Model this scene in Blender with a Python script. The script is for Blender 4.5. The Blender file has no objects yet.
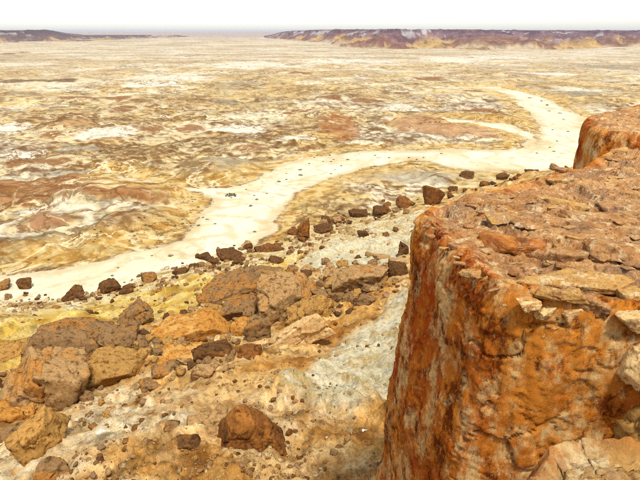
import bpy, math, random
import numpy as np
from mathutils import Vector, Matrix

# ------------------------------------------------------------------ camera, world, sun, exposure
scene = bpy.context.scene
COL = scene.collection
CAMZ = 40.0
F = 320.0 / math.tan(math.radians(31.0))       # focal length in pixels of a 640 px wide frame
PITCH = math.atan(210.0 / F)
cam_d = bpy.data.cameras.new("camera")
cam_d.sensor_width = 36.0
cam_d.lens = 36.0 * F / 640.0
cam_d.clip_start = 0.05
cam_d.clip_end = 60000.0
cam = bpy.data.objects.new("camera", cam_d)
cam.location = (0, 0, CAMZ)
cam.rotation_euler = (math.pi / 2 - PITCH, 0, 0)
COL.objects.link(cam)
scene.camera = cam

SUN_EL, SUN_AZ = 63.0, 161.0                   # azimuth clockwise from the view direction (+Y)
world = bpy.data.worlds.new("World")
scene.world = world
world.use_nodes = True
wn, wl = world.node_tree.nodes, world.node_tree.links
bg = wn["Background"]
sky = wn.new("ShaderNodeTexSky")
sky.sky_type = 'NISHITA'
sky.sun_disc = False
sky.sun_elevation = math.radians(SUN_EL)
sky.sun_rotation = math.radians(SUN_AZ)
sky.altitude = 100.0
sky.air_density = 1.0
sky.dust_density = 1.0
sky.ozone_density = 1.0
hs = wn.new("ShaderNodeHueSaturation")          # thin high overcast: most of the blue is gone
hs.inputs['Saturation'].default_value = 0.35
hs.inputs['Value'].default_value = 1.25
wl.new(sky.outputs[0], hs.inputs['Color'])
wl.new(hs.outputs[0], bg.inputs['Color'])
bg.inputs['Strength'].default_value = 0.15

sun_d = bpy.data.lights.new("sun", 'SUN')
sun_d.energy = 3.4
sun_d.angle = math.radians(8.0)
sun_d.color = (1.0, 0.95, 0.85)
sun = bpy.data.objects.new("sun", sun_d)
el, az = math.radians(SUN_EL), math.radians(SUN_AZ)
sdir = Vector((math.sin(az) * math.cos(el), math.cos(az) * math.cos(el), math.sin(el)))
sun.rotation_euler = (-sdir).to_track_quat('-Z', 'Y').to_euler()
sun.location = (0, -20, 120)
COL.objects.link(sun)

scene.view_settings.view_transform = 'Standard'
scene.view_settings.look = 'None'
scene.view_settings.exposure = 0.40
scene.view_settings.gamma = 1.0
scene.render.film_transparent = False
scene.cycles.max_bounces = 5
scene.cycles.diffuse_bounces = 3
scene.cycles.volume_bounces = 0
scene.cycles.use_denoising = False
scene.cycles.filter_width = 1.1

# ------------------------------------------------------------------ noise
f32 = np.float32
def _tab(seed):
    r = np.random.RandomState(seed)
    p = r.permutation(256).astype(np.int32)
    a = r.rand(256) * 2 * np.pi
    g3 = r.randn(256, 3); g3 /= np.linalg.norm(g3, axis=1)[:, None]
    return p, np.cos(a).astype(f32), np.sin(a).astype(f32), g3.astype(f32)
_T = {}
def tab(seed):
    if seed not in _T: _T[seed] = _tab(seed)
    return _T[seed]
def fade(t): return t * t * t * (t * (t * 6 - 15) + 10)
def pn2(x, y, seed=0):
    p, c, s, _ = tab(seed)
    xf, yf = np.floor(x), np.floor(y)
    xi, yi = xf.astype(np.int64) & 255, yf.astype(np.int64) & 255
    fx, fy = (x - xf).astype(f32), (y - yf).astype(f32)
    u, v = fade(fx), fade(fy)
    def g(dx, dy):
        h = p[(p[(xi + dx) & 255] + yi + dy) & 255]
        return c[h] * (fx - dx) + s[h] * (fy - dy)
    a = g(0, 0); b = g(1, 0)
    top = a + u * (b - a)
    a = g(0, 1); b = g(1, 1)
    bot = a + u * (b - a)
    return (top + v * (bot - top)) * 1.5
def pn3(x, y, z, seed=0):
    p, _, _, G = tab(seed)
    xf, yf, zf = np.floor(x), np.floor(y), np.floor(z)
    xi, yi, zi = xf.astype(np.int64) & 255, yf.astype(np.int64) & 255, zf.astype(np.int64) & 255
    fx, fy, fz = (x - xf).astype(f32), (y - yf).astype(f32), (z - zf).astype(f32)
    u, v, w = fade(fx), fade(fy), fade(fz)
    def g(dx, dy, dz):
        h = p[(p[(p[(xi + dx) & 255] + yi + dy) & 255] + zi + dz) & 255]
        return G[h, 0] * (fx - dx) + G[h, 1] * (fy - dy) + G[h, 2] * (fz - dz)
    def pl(dz):
        a = g(0, 0, dz); b = g(1, 0, dz); t = a + u * (b - a)
        a = g(0, 1, dz); b = g(1, 1, dz); q = a + u * (b - a)
        return t + v * (q - t)
    a = pl(0); b = pl(1)
    return (a + w * (b - a)) * 1.5
def sst(a, b, x):
    t = np.clip((x - a) / (b - a), 0, 1)
    return t * t * (3 - 2 * t)
def fbm2(x, y, scale, octv=4, seed=0, gain=0.5, lam=None, ridged=False):
    out = np.zeros(np.shape(x), f32); amp = 1.0; sc = scale
    for o in range(octv):
        n = pn2(x / sc + 17.3 * o, y / sc - 9.1 * o, seed + o)
        if ridged: n = 1 - 2 * np.abs(n)
        w = amp if lam is None else amp * sst(0.8, 2.5, sc / lam)
        out += w * n
        amp *= gain; sc *= 0.5
    return out
def fbm3(P, scale, octv=4, seed=0, gain=0.5, ridged=False, st=(1, 1, 1)):
    out = np.zeros(len(P), f32); amp = 1.0; sc = scale
    for o in range(octv):
        n = pn3(P[:, 0] / (sc * st[0]) + 5.7 * o, P[:, 1] / (sc * st[1]) + 3.1 * o, P[:, 2] / (sc * st[2]) - 7.9 * o, seed + o)
        if ridged: n = 1 - 2 * np.abs(n)
        out += amp * n
        amp *= gain; sc *= 0.5
    return out

def vor(P, scale, seed=0, st=(1, 1, 1), flat=False):
    """cellular fracture pattern: distance to the nearest and second cell, four random numbers per cell, offset inside the cell"""
    p = tab(seed)[0]; RT = np.random.RandomState(seed + 5000).rand(256, 7).astype(f32)
    Q = (P / (scale * np.array(st))).astype(f32)
    I = np.floor(Q).astype(np.int32); Fr = Q - I
    n = len(Q); F1 = np.full(n, 9, f32); F2 = np.full(n, 9, f32); H = np.zeros(n, np.int32); O = np.zeros((n, 3), f32)
    for dx in (-1, 0, 1):
        for dy in (-1, 0, 1):
            for dz in ((0,) if flat else (-1, 0, 1)):
                h = p[(p[(p[(I[:, 0] + dx) & 255] + I[:, 1] + dy) & 255] + (0 if flat else I[:, 2] + dz)) & 255]
                ex = Fr[:, 0] - dx - RT[h, 0]; ey = Fr[:, 1] - dy - RT[h, 1]; ez = 0 * ex if flat else Fr[:, 2] - dz - RT[h, 2]
                d = ex * ex + ey * ey + ez * ez
                m = d < F1
                F2 = np.where(m, F1, np.minimum(F2, d)); F1 = np.where(m, d, F1); H = np.where(m, h, H)
                O[m, 0] = ex[m]; O[m, 1] = ey[m]; O[m, 2] = ez[m]
    return np.sqrt(F1), np.sqrt(F2), RT[H, 3:7], O
def chip(P, scale, seed, st=(1, 1, 1), wob=0.25, tilt=0.9):
    """broken facets: each cell its own level and slant"""
    W = P + (wob * scale) * np.stack([fbm3(P, scale * 0.7, 2, seed + 60 + k) for k in range(3)], 1)
    a, b, R4, O = vor(W, scale, seed, st)
    return (R4[:, 0] - 0.5) + tilt * (O[:, 0] * (R4[:, 1] - .5) + O[:, 1] * (R4[:, 2] - .5) + O[:, 2] * (R4[:, 3] - .5)), b - a, R4[:, 1]

# ------------------------------------------------------------------ colours
KLIGHT = 1.55
def C(r, g, b, k=1.0):
    v = np.array([r, g, b], float) / 255.0
    v = np.where(v <= 0.04045, v / 12.92, ((v + 0.055) / 1.055) ** 2.4)
    return v / KLIGHT * k
def mixc(base, col, m):
    return base + (np.asarray(col, f32) - base) * m[:, None]

# ------------------------------------------------------------------ sight lines used to survey the place
CP, SP = math.cos(PITCH), math.sin(PITCH)
def ray(px, py):
    r = (px - 320.0) / F; d = (py - 240.0) / F
    return np.array([r, CP - d * SP, -(SP + d * CP)])
def at_z(px, py, z=0.0):
    v = ray(px, py); s = (z - CAMZ) / v[2]
    return v[0] * s, v[1] * s
def project(x, y, z):
    dz = z - CAMZ
    fwd = y * CP - dz * SP; up = y * SP + dz * CP
    return 320 + F * x / fwd, 240 - F * up / fwd

# ------------------------------------------------------------------ terrain height
foot_px = [(0, 302), (60, 299), (125, 287), (165, 272), (240, 256), (290, 243), (320, 232), (365, 212), (400, 199), (470, 180), (560, 171)]
FOOT = np.array([(-420.0, -120.0), (-150.0, 30.0)] + [at_z(*p) for p in foot_px] + [(150.0, 172.0), (420.0, 160.0)])
def seg_dist(x, y, P, closed=False):
    best = np.full(np.shape(x), 1e9, f32); sgn = np.ones(np.shape(x), f32)
    n = len(P)
    for i in range(n if closed else n - 1):
        a, b = P[i], P[(i + 1) % n]
        dx, dy = b[0] - a[0], b[1] - a[1]
        t = np.clip(((x - a[0]) * dx + (y - a[1]) * dy) / (dx * dx + dy * dy), 0, 1)
        ex, ey = x - a[0] - t * dx, y - a[1] - t * dy
        d = ex * ex + ey * ey
        m = d < best
        best = np.where(m, d, best)
        sgn = np.where(m, np.sign(-(dx * ey - dy * ex)), sgn)
    return np.sqrt(best), sgn
def inside(x, y, P):
    r = np.zeros(np.shape(x), bool); n = len(P); j = n - 1
    for i in range(n):
        xi, yi, xj, yj = P[i][0], P[i][1], P[j][0], P[j][1]
        if yi != yj:
            r ^= ((yi > y) != (yj > y)) & (x < (xj - xi) * (y - yi) / (yj - yi) + xi)
        j = i
    return r
def poly_sd(x, y, P):
    """signed distance in metres, positive inside"""
    d, _ = seg_dist(x, y, P, True)
    return np.where(inside(x, y, P), d, -d)
def gpoly(px): return np.array([at_z(*p) for p in px])
WASH = gpoly([(-60, 282), (0, 275), (40, 270), (100, 262), (140, 250), (175, 239), (197, 225), (212, 208), (219, 199), (200, 193), (160, 190), (128, 184), (122, 176),
              (150, 184), (190, 189), (228, 187), (250, 183), (262, 174), (290, 164), (320, 156), (350, 152), (400, 151), (450, 149), (500, 150), (533, 148), (541, 140), (540, 128), (530, 113), (519, 101), (500, 92),
              (470, 86), (500, 87), (525, 92), (550, 100), (572, 112), (600, 130), (640, 150), (640, 172), (560, 171), (470, 171), (440, 164), (415, 160), (392, 163), (360, 168), (338, 174), (318, 181), (300, 191), (284, 206), (272, 218),
              (262, 236), (240, 262), (165, 284), (125, 298), (60, 312), (0, 316), (-60, 322)])
CHAN = gpoly([(440, 117), (470, 121), (505, 125), (528, 131), (538, 142), (533, 150), (522, 149), (528, 140), (515, 133), (490, 128), (455, 123)])
REDMESA = gpoly([(-40, 184), (0, 184), (60, 181), (108, 180), (145, 187), (178, 192), (184, 198), (160, 205), (130, 208), (90, 204), (40, 206), (0, 210), (-40, 211)])
PINK = gpoly([(382, 126), (398, 121), (430, 121), (470, 126), (505, 132), (512, 137), (490, 140), (440, 137), (400, 134)])
RUST2 = gpoly([(318, 118), (345, 114), (352, 125), (356, 140), (340, 143), (325, 135)])
RING = gpoly([(38, 226), (48, 216), (66, 213), (80, 218), (76, 226), (56, 229)])
ISLE = gpoly([(195, 165), (225, 160), (250, 162), (258, 168), (245, 176), (222, 178), (200, 173)])
PATCHES = [(145, 131, 13, 3.2, 'r'), (120, 112, 12, 3, 'r'), (36, 82, 42, 1.6, 'd'), (400, 95, 9, 2, 'r'), (432, 80, 15, 2.4, 'r'), (276, 122, 13, 2, 'd'), (255, 150, 14, 2.5, 'r'), (10, 54, 10, 1.4, 'd'), (155, 108, 8, 1.6, 'r'),
           (62, 138, 20, 3, 'r'), (45, 165, 26, 4, 'r'), (190, 128, 12, 2.5, 'r'), (300, 75, 12, 1.3, 'r'), (225, 105, 16, 2, 'g'), (200, 112, 12, 2, 'r'), (372, 104, 16, 2.2, 'r'), (330, 100, 14, 2, 'r'), (490, 112, 20, 3, 'r'), (500, 100, 14, 2, 'd'),
           (100, 136, 26, 5, 'w'), (180, 79, 30, 4, 'w'), (150, 86, 24, 3, 'w'), (20, 158, 22, 3.5, 'w'), (250, 66, 60, 3, 'w'), (335, 62, 40, 2.2, 'w'), (240, 128, 26, 4, 'w'), (405, 110, 18, 3, 'w'), (455, 60, 40, 2, 'w'), (540, 76, 26, 2.4, 'w'), (575, 92, 28, 3, 'w'),
           (10, 130, 18, 3, 'w'), (290, 140, 18, 3, 'w'), (520, 76, 12, 1.6, 'g'), (572, 96, 26, 3, 'g'), (240, 84, 20, 2, 'g'), (85, 152, 24, 3, 'g'), (60, 176, 34, 2.5, 'g'), (610, 68, 30, 2, 'g'), (500, 58, 30, 1.5, 'w'), (470, 92, 16, 1.8, 'r'), (300, 112, 14, 2, 'r'), (90, 100, 30, 2, 'r')]
GREYFLAT = gpoly([(395, 166), (430, 162), (480, 166), (545, 172), (470, 180), (420, 184), (385, 182), (370, 176)])

def warp(x, y, s, a, seed):
    return x + a * fbm2(x, y, s, 3, seed), y + a * fbm2(x, y, s, 3, seed + 40)

def terrain(x, y, lam=None):
    """height and the fields that colour the ground"""
    x = np.asarray(x, f32); y = np.asarray(y, f32)
    R = np.hypot(x, y)
    if lam is None: lam = np.full(x.shape, 0.02, f32)
    wx, wy = warp(x, y, 18.0, 4.0, 200)
    sx, sy = warp(x, y, 9.0, 1.6, 230)
    d, s = seg_dist(sx, sy, FOOT)
    L = d * s
    wash = poly_sd(x + (wx - x) * 0.7, y + (wy - y) * 0.7, WASH)
    chan = poly_sd(wx, wy, CHAN)
    river = np.maximum(sst(-1.5, 1.5, wash), sst(-1.0, 1.0, chan))
    # low mounds cut by gullies
    qx, qy = warp(x, y, 60.0, 26.0, 300)
    m = fbm2(qx, qy, 70.0, 6, 320, 0.5, lam)
    gx_, gy_ = warp(x, y, 14.0, 3.5, 310)
    def carve(sc_, sd_, w_):
        w2 = np.maximum(w_, 1.2 * lam / sc_)
        return np.abs(pn2(gx_ / sc_, gy_ / sc_, sd_)) / w2
    c1, c2, c3 = carve(48.0, 361, 0.11), carve(21.0, 362, 0.12), carve(9.0, 363, 0.13)
    f1, f2_, f3 = sst(0.8, 0.1, lam / 48.0 * 4), sst(0.8, 0.1, lam / 21.0 * 4), sst(0.8, 0.1, lam / 9.0 * 4)
    e1, e2, e3 = np.exp(-c1 ** 2) * f1, np.exp(-c2 ** 2) * f2_, np.exp(-c3 ** 2) * f3
    gul = np.maximum(e1, np.maximum(0.8 * e2, 0.6 * e3))
    rim = np.maximum(np.maximum(np.exp(-((c1 - 1.7) / 0.45) ** 2) * f1, np.exp(-((c2 - 1.7) / 0.5) ** 2) * f2_), np.exp(-((c3 - 1.8) / 0.6) ** 2) * f3)
    mound = np.clip(0.55 + 0.75 * m, 0, 1.4)
    tq = mound * 5.0 + 0.25 * fbm2(x, y, 7.0, 3, 392, 0.6, lam)
    tfr = tq - np.floor(tq)
    mterr = (np.floor(tq) + sst(0.72, 0.95, tfr) + 0.15 * tfr) / 5.0
    scarp = sst(0.66, 0.78, tfr) * sst(1.0, 0.93, tfr) * sst(0.9, 0.2, lam / 4.0)
    bank = sst(-1.0, -13.0, np.maximum(wash, chan * 1.5))
    nearslope = sst(4.0, -8.0, L)
    far = sst(1500, 500, R)
    amp = 2.6 * (0.35 + 0.65 * far)
    level = mound.copy()
    rm = poly_sd(wx, wy, REDMESA)
    level = level + 0.55 * sst(-4, 6, rm) * (1 - 0.55 * level)
    hp = amp * ((0.35 * mound + 0.65 * mterr) * 0.85 + 0.14 * fbm2(x, y, 6.0, 5, 390, 0.6, lam) - 0.34 * e1 - 0.20 * e2 - 0.10 * e3) * bank * (0.35 + 0.65 * nearslope)
    hp += 1.7 * sst(-2.5, 3.0, rm) + 1.0 * sst(-3, 2, poly_sd(wx, wy, PINK))
    hp += 0.9 * sst(-2, 2.5, poly_sd(wx, wy, RING)) + 1.1 * sst(-5, 3, poly_sd(wx, wy, ISLE))
    hp = hp * (1 - river) + river * 0.05 * fbm2(x, y, 5.0, 3, 410, 0.5, lam)
    # talus slope
    Lp = np.maximum(L, 0)
    hs_ = 0.373 * (Lp - 5.0 * (1 - np.exp(-Lp / 5.0)) * 0.8)
    hs_ = np.minimum(hs_, 27.5) + 10.0 * sst(86, 93, L)
    rr = sst(0, 18, L)
    # downhill runs to the far left; rills follow it
    ca, sa = 0.745, 0.667
    across = x * ca + y * sa; down = -x * sa + y * ca
    rill = fbm2(across + 0.25 * fbm2(x, y, 2.0, 3, 431), down * 0.10, 1.1, 5, 430, 0.7, lam, ridged=True)
    det = 1.5 * fbm2(x, y, 16.0, 3, 450, 0.5, lam) + 0.34 * fbm2(x, y, 2.6, 7, 460, 0.62, lam) + 0.10 * fbm2(x, y, 0.9, 5, 470, 0.6, lam, ridged=True)
    hs_ = hs_ + rr * det
    t = sst(-1.5, 2.5, L)
    h = hp * (1 - t) + (hs_ + 0.02) * t
    return h, dict(L=L, wash=wash, chan=chan, river=river * (1 - sst(-2, 1.0, L)), mound=mound, level=level, rm=rm, R=R, wx=wx, wy=wy, rill=rill, across=across, down=down, gul=gul, rim=rim, scarp=scarp, t=t)

def Hs(x, y):
    return terrain(np.array([x], f32), np.array([y], f32))[0][0]
_tt = np.geomspace(7, 420, 260).astype(f32)
def hit(px, py, lift=0.0):
    """where the sight line meets the ground"""
    v = ray(px, py)
    X, Y, Z = v[0] * _tt, v[1] * _tt, CAMZ + v[2] * _tt
    ok = Z - terrain(X, Y)[0] < lift
    i = int(np.argmax(ok)) if ok.any() else len(_tt) - 1
    t2 = np.linspace(_tt[max(i - 1, 0)], _tt[i], 24)
    X, Y, Z = v[0] * t2, v[1] * t2, CAMZ + v[2] * t2
    ok = Z - terrain(X, Y)[0] < lift
    i = int(np.argmax(ok)) if ok.any() else len(t2) - 1
    return np.array([X[i], Y[i], Z[i]]), t2[i]

# ------------------------------------------------------------------ materials
def new_mat(name, rough=0.92, spec=0.15):
    m = bpy.data.materials.new(name); m.use_nodes = True
    nt = m.node_tree; b = nt.nodes["Principled BSDF"]
    b.inputs['Roughness'].default_value = rough
    b.inputs['Specular IOR Level'].default_value = spec
    return m, nt, b
def nnode(nt, t, **kw):
    n = nt.nodes.new(t)
    for k, v in kw.items():
        if hasattr(n, k): setattr(n, k, v)
        else: n.inputs[k].default_value = v
    return n
def ramp(nt, fac, stops, interp='LINEAR'):
    r = nt.nodes.new("ShaderNodeValToRGB"); e = r.color_ramp.elements
    r.color_ramp.interpolation = interp
    while len(e) < len(stops): e.new(0.5)
    for el_, (p, c) in zip(e, stops):
        el_.position = p
        el_.color = (c, c, c, 1) if np.isscalar(c) else (*[float(q) for q in c], 1)
    nt.links.new(fac, r.inputs[0]); return r.outputs[0]
def noise(nt, vec, scale, detail=6, rough=0.6, dist=0.0):
    n = nnode(nt, "ShaderNodeTexNoise", Scale=scale, Detail=detail, Roughness=rough, Distortion=dist)
    nt.links.new(vec, n.inputs['Vector']); return n.outputs[0]
def mix(nt, fac, a, b, mode='MIX'):
    n = nt.nodes.new("ShaderNodeMix"); n.data_type = 'RGBA'; n.blend_type = mode
    for sock, v in ((n.inputs[0], fac), (n.inputs[6], a), (n.inputs[7], b)):
        if isinstance(v, bpy.types.NodeSocket): nt.links.new(v, sock)
        elif np.isscalar(v): sock.default_value = v
        else: sock.default_value = (*[float(q) for q in v], 1)
    return n.outputs[2]
def bump(nt, b, h, strength, dist):
    n = nt.nodes.new("ShaderNodeBump"); n.inputs['Strength'].default_value = strength; n.inputs['Distance'].default_value = dist
    nt.links.new(h, n.inputs['Height']); nt.links.new(n.outputs[0], b.inputs['Normal'])

def earth_mat(name, fs=3.0, amount=0.35, bd=0.03):
    m, nt, b = new_mat(name, 0.96, 0.08)
    at = nnode(nt, "ShaderNodeAttribute", attribute_name="Col")
    geo = nt.nodes.new("ShaderNodeNewGeometry")
    n1 = noise(nt, geo.outputs['Position'], fs, 8, 0.65)
    n2 = noise(nt, geo.outputs['Position'], fs * 6, 6, 0.7)
    v = mix(nt, 1.0, ramp(nt, n1, [(0.30, 1 - amount), (0.5, 1.0), (0.72, 1 + amount * 0.4)]), ramp(nt, n2, [(0.32, 1 - amount), (0.5, 1.0), (0.7, 1 + amount * 0.4)]), 'MULTIPLY')
    nt.links.new(mix(nt, 1.0, at.outputs['Color'], v, 'MULTIPLY'), b.inputs['Base Color'])
    bump(nt, b, mix(nt, 0.4, n1, n2), 0.8, bd)
    return m
def plain_mat(name):
    m, nt, b = new_mat(name, 0.96, 0.08)
    at = nnode(nt, "ShaderNodeAttribute", attribute_name="Col")
    geo = nt.nodes.new("ShaderNodeNewGeometry"); P = geo.outputs['Position']
    off = nnode(nt, "ShaderNodeVectorMath", operation='ADD'); nt.links.new(P, off.inputs[0]); off.inputs[1].default_value = (311, 57, 9)
    n1 = noise(nt, P, 0.16, 9, 0.68, 0.6); n2 = noise(nt, off.outputs[0], 0.30, 9, 0.72, 0.4); n3 = noise(nt, P, 0.9, 8, 0.7)
    c = mix(nt, 1.0, at.outputs['Color'], ramp(nt, n1, [(0.30, 0.62), (0.48, 0.96), (0.70, 1.15)]), 'MULTIPLY')
    c = mix(nt, ramp(nt, n2, [(0.57, 0.0), (0.63, 0.55)]), c, C(136, 96, 48))          # crusts and low scrub too small to tell apart
    c = mix(nt, ramp(nt, n2, [(0.36, 0.5), (0.42, 0.0)]), c, C(246, 228, 180))
    c = mix(nt, ramp(nt, n3, [(0.64, 0.0), (0.70, 0.8)]), c, C(96, 72, 38))
    for sc_, o_, cc in ((0.045, 1, C(120, 80, 36)), (0.11, 2, C(130, 92, 46)), (0.05, 3, C(244, 226, 178))):      # thin eroded ledges and silt threads
        of = nnode(nt, "ShaderNodeVectorMath", operation='ADD'); nt.links.new(P, of.inputs[0]); of.inputs[1].default_value = (91 * o_, 203 * o_, 5)
        nl = noise(nt, of.outputs[0], sc_, 9, 0.6, 0.5)
        where = noise(nt, of.outputs[0], 0.021, 3, 0.5)
        line = ramp(nt, nl, [(0.482, 0.0), (0.495, 0.85), (0.505, 0.85), (0.518, 0.0)])
        c = mix(nt, mix(nt, 1.0, line, ramp(nt, where, [(0.42, 0.0) if o_ < 3 else (0.48, 0.0), (0.54, 1.0) if o_ < 3 else (0.60, 1.0)]), 'MULTIPLY'), c, cc)
    nt.links.new(c, b.inputs['Base Color'])
    bump(nt, b, mix(nt, 0.4, n1, n3), 0.9, 0.35)
    return m
M_PLAIN = plain_mat("desert_plain")
M_WASH = earth_mat("pale_sand", 0.8, 0.10, 0.04)
M_SLOPE = earth_mat("scree_slope", 3.5, 0.5, 0.14)
M_MESA = earth_mat("far_mesa", 0.02, 0.4, 3.0)

def rock_mat(name, base, dark, bright, scale=1.0, band=0.5):
    m, nt, b = new_mat(name, 1.0, 0.05)
    tc = nt.nodes.new("ShaderNodeTexCoord"); oi = nt.nodes.new("ShaderNodeObjectInfo")
    va = nnode(nt, "ShaderNodeVectorMath", operation='MULTIPLY_ADD')
    nt.links.new(tc.outputs['Object'], va.inputs[0]); va.inputs[1].default_value = (scale,) * 3
    sc = nnode(nt, "ShaderNodeVectorMath", operation='SCALE'); sc.inputs['Scale'].default_value = 1.0
    cmb = nt.nodes.new("ShaderNodeCombineXYZ")
    mm = nnode(nt, "ShaderNodeMath", operation='MULTIPLY'); mm.inputs[1].default_value = 60.0
    nt.links.new(oi.outputs['Random'], mm.inputs[0])
    for k in range(3): nt.links.new(mm.outputs[0], cmb.inputs[k])
    nt.links.new(cmb.outputs[0], va.inputs[2])
    V = va.outputs[0]
    n1 = noise(nt, V, 0.9, 6, 0.6)
    n2 = noise(nt, V, 2.6, 9, 0.7)
    n3 = noise(nt, V, 8.0, 9, 0.72)
    fa = nnode(nt, "ShaderNodeAttribute", attribute_name="facet").outputs['Fac']
    ad = nnode(nt, "ShaderNodeMath", operation='MULTIPLY_ADD'); nt.links.new(fa, ad.inputs[0]); ad.inputs[1].default_value = 0.42; nt.links.new(n1, ad.inputs[2])
    c = mix(nt, ramp(nt, ad.outputs[0], [(0.74, 0.0), (0.88, 0.9)]), base, bright)
    c = mix(nt, ramp(nt, n2, [(0.51, 0.0), (0.62, 0.85)]), c, dark)
    c = mix(nt, 1.0, c, ramp(nt, n3, [(0.30, 0.35), (0.46, 0.95), (0.72, 1.35)]), 'MULTIPLY')
    nt.links.new(c, b.inputs['Base Color'])
    hh = mix(nt, 0.5, n2, n3)
    bump(nt, b, hh, 0.8, 0.06 / scale)
    return m
ROCKM = {
 'tan':    rock_mat("tan_sandstone", C(190, 150, 98), C(104, 68, 32), C(198, 136, 64)),
 'grey':   rock_mat("grey_brown_sandstone", C(158, 122, 80), C(80, 54, 28), C(184, 126, 62)),
 'orange': rock_mat("orange_sandstone", C(206, 144, 66), C(134, 76, 26), C(224, 172, 96)),
 'rust':   rock_mat("rust_sandstone", C(142, 92, 46), C(76, 46, 22), C(180, 118, 54)),
 'dark':   rock_mat("dark_ironstone", C(112, 78, 46), C(60, 38, 20), C(142, 94, 48)),
 'ochre':  rock_mat("ochre_sandstone", C(190, 144, 78), C(106, 66, 28), C(206, 154, 82)),
 'light':  rock_mat("pale_sandstone", C(240, 200, 138), C(196, 134, 74), C(248, 222, 176), 2.0),
 'white':  rock_mat("white_gypsum", C(250, 246, 236), C(220, 214, 200), C(255, 252, 246), 2.0),
}

# ------------------------------------------------------------------ mesh helpers
def mesh_np(name, V, Fq, cols=None, attrs=None, smooth=True):
    me = bpy.data.meshes.new(name)
    V = np.ascontiguousarray(V, f32); Fq = np.ascontiguousarray(Fq, np.int32)
    k = Fq.shape[1]
    me.vertices.add(len(V)); me.vertices.foreach_set('co', V.ravel())
    me.loops.add(Fq.size); me.loops.foreach_set('vertex_index', Fq.ravel())
    me.polygons.add(len(Fq))
    me.polygons.foreach_set('loop_start', np.arange(0, Fq.size, k, dtype=np.int32))
    me.polygons.foreach_set('loop_total', np.full(len(Fq), k, np.int32))
    if smooth: me.polygons.foreach_set('use_smooth', np.ones(len(Fq), bool))
    if cols is not None:
        a = me.color_attributes.new("Col", 'FLOAT_COLOR', 'POINT')
        a.data.foreach_set('color', np.concatenate([cols, np.ones((len(V), 1))], 1).astype(f32).ravel())
    for nm, arr in (attrs or {}).items():
        a = me.attributes.new(nm, 'FLOAT', 'POINT'); a.data.foreach_set('value', np.ascontiguousarray(arr, f32))
    me.update(); me.validate()
    return me
def link(name, me, mat, parent=None, loc=None):
    o = bpy.data.objects.new(name, me)
    if mat and me and not me.materials: me.materials.append(mat)
    COL.objects.link(o)
    if parent: o.parent = parent
    if loc is not None: o.location = loc
    return o
def tag(o, label=None, cat=None, group=None, kind=None):
    if label: o['label'] = label
    if cat: o['category'] = cat
    if group: o['group'] = group
    if kind: o['kind'] = kind
    return o
def grid_faces(nr, nc, wrap=False):
    i = np.arange(nr - 1)[:, None]; j = np.arange(nc if wrap else nc - 1)[None, :]
    a = i * nc + j; b = i * nc + (j + 1) % nc
    return np.stack([a, b, b + nc, a + nc], -1).reshape(-1, 4)

# ------------------------------------------------------------------ ground sheet
azd = np.concatenate([np.arange(-176, -42, 4.0), np.arange(-41.5, 41.5, 0.14), np.arange(42, 180, 4.0)])
azr = np.radians(azd).astype(f32)
depr = np.concatenate([np.radians(np.linspace(80, 48, 22)[:-1])])
rows_y = np.arange(520, 30.4, -0.68)
dep2 = np.array([math.atan(-ray(320, yy)[2] / ray(320, yy)[1]) for yy in rows_y])
rad = 40.0 / np.tan(np.concatenate([depr, dep2]))
# the slope is nearer than the plain along the same sight line: space its rows for that
_r = np.geomspace(6.0, 118.0, 4000); _h = np.zeros(4000)
for _a in (-25, -12, 0): _h += terrain(_r * math.sin(math.radians(_a)), _r * math.cos(math.radians(_a)))[0] / 3
_y = np.maximum.accumulate((_h - CAMZ) / _r)          # slope of the sight line
_s = np.concatenate([[0], np.cumsum(np.diff(np.arctan(_y)) * 1.0 + 0.00035 * np.diff(np.log(_r)) * 100 / 2.9)])
near = np.interp(np.linspace(0, _s[-1], 450), _s, _r)
rad = np.unique(np.concatenate([rad[rad > 82.0], near, [0.3, 2.0, 4.0]]))
rad = rad[np.concatenate([[True], np.diff(rad) > 0.004])]
rad = rad[rad < 16000]; rad = np.append(rad, [16000, 20000])
dr = np.gradient(rad)
RR, AA = np.meshgrid(rad, azr, indexing='ij')
X = (RR * np.sin(AA)).ravel().astype(f32); Y = (RR * np.cos(AA)).ravel().astype(f32)
LAM = np.repeat(dr, len(azr)).astype(f32)
LAM = 0.6 * np.minimum(LAM, 0.02 * RR.ravel() + 0.5)
Z, fld = terrain(X, Y, LAM)

def slope_poly(px): return np.array([hit(*p)[0][:2] for p in px])
CLAY_A = slope_poly([(283, 384), (318, 358), (345, 338), (372, 318), (400, 295), (420, 290), (420, 400), (372, 425), (345, 418), (312, 398)])
CLAY_B = slope_poly([(292, 264), (325, 246), (352, 232), (385, 220), (420, 212), (420, 250), (392, 262), (350, 268), (325, 276)])
YELLOW = slope_poly([(-40, 330), (40, 312), (110, 304), (150, 289), (200, 276), (250, 266), (295, 260), (265, 276), (225, 290), (195, 310), (110, 330), (60, 345), (20, 360), (-40, 372)])
CREAM = slope_poly([(-40, 440), (20, 446), (60, 424), (110, 398), (150, 398), (200, 400), (240, 392), (300, 392), (350, 402), (372, 428), (300, 425), (220, 440), (160, 440), (110, 470), (60, 500), (-40, 500)])
BAND = slope_poly([(180, 402), (230, 372), (290, 342), (340, 306), (405, 270), (405, 292), (350, 322), (320, 346), (282, 384), (235, 392)])

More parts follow.
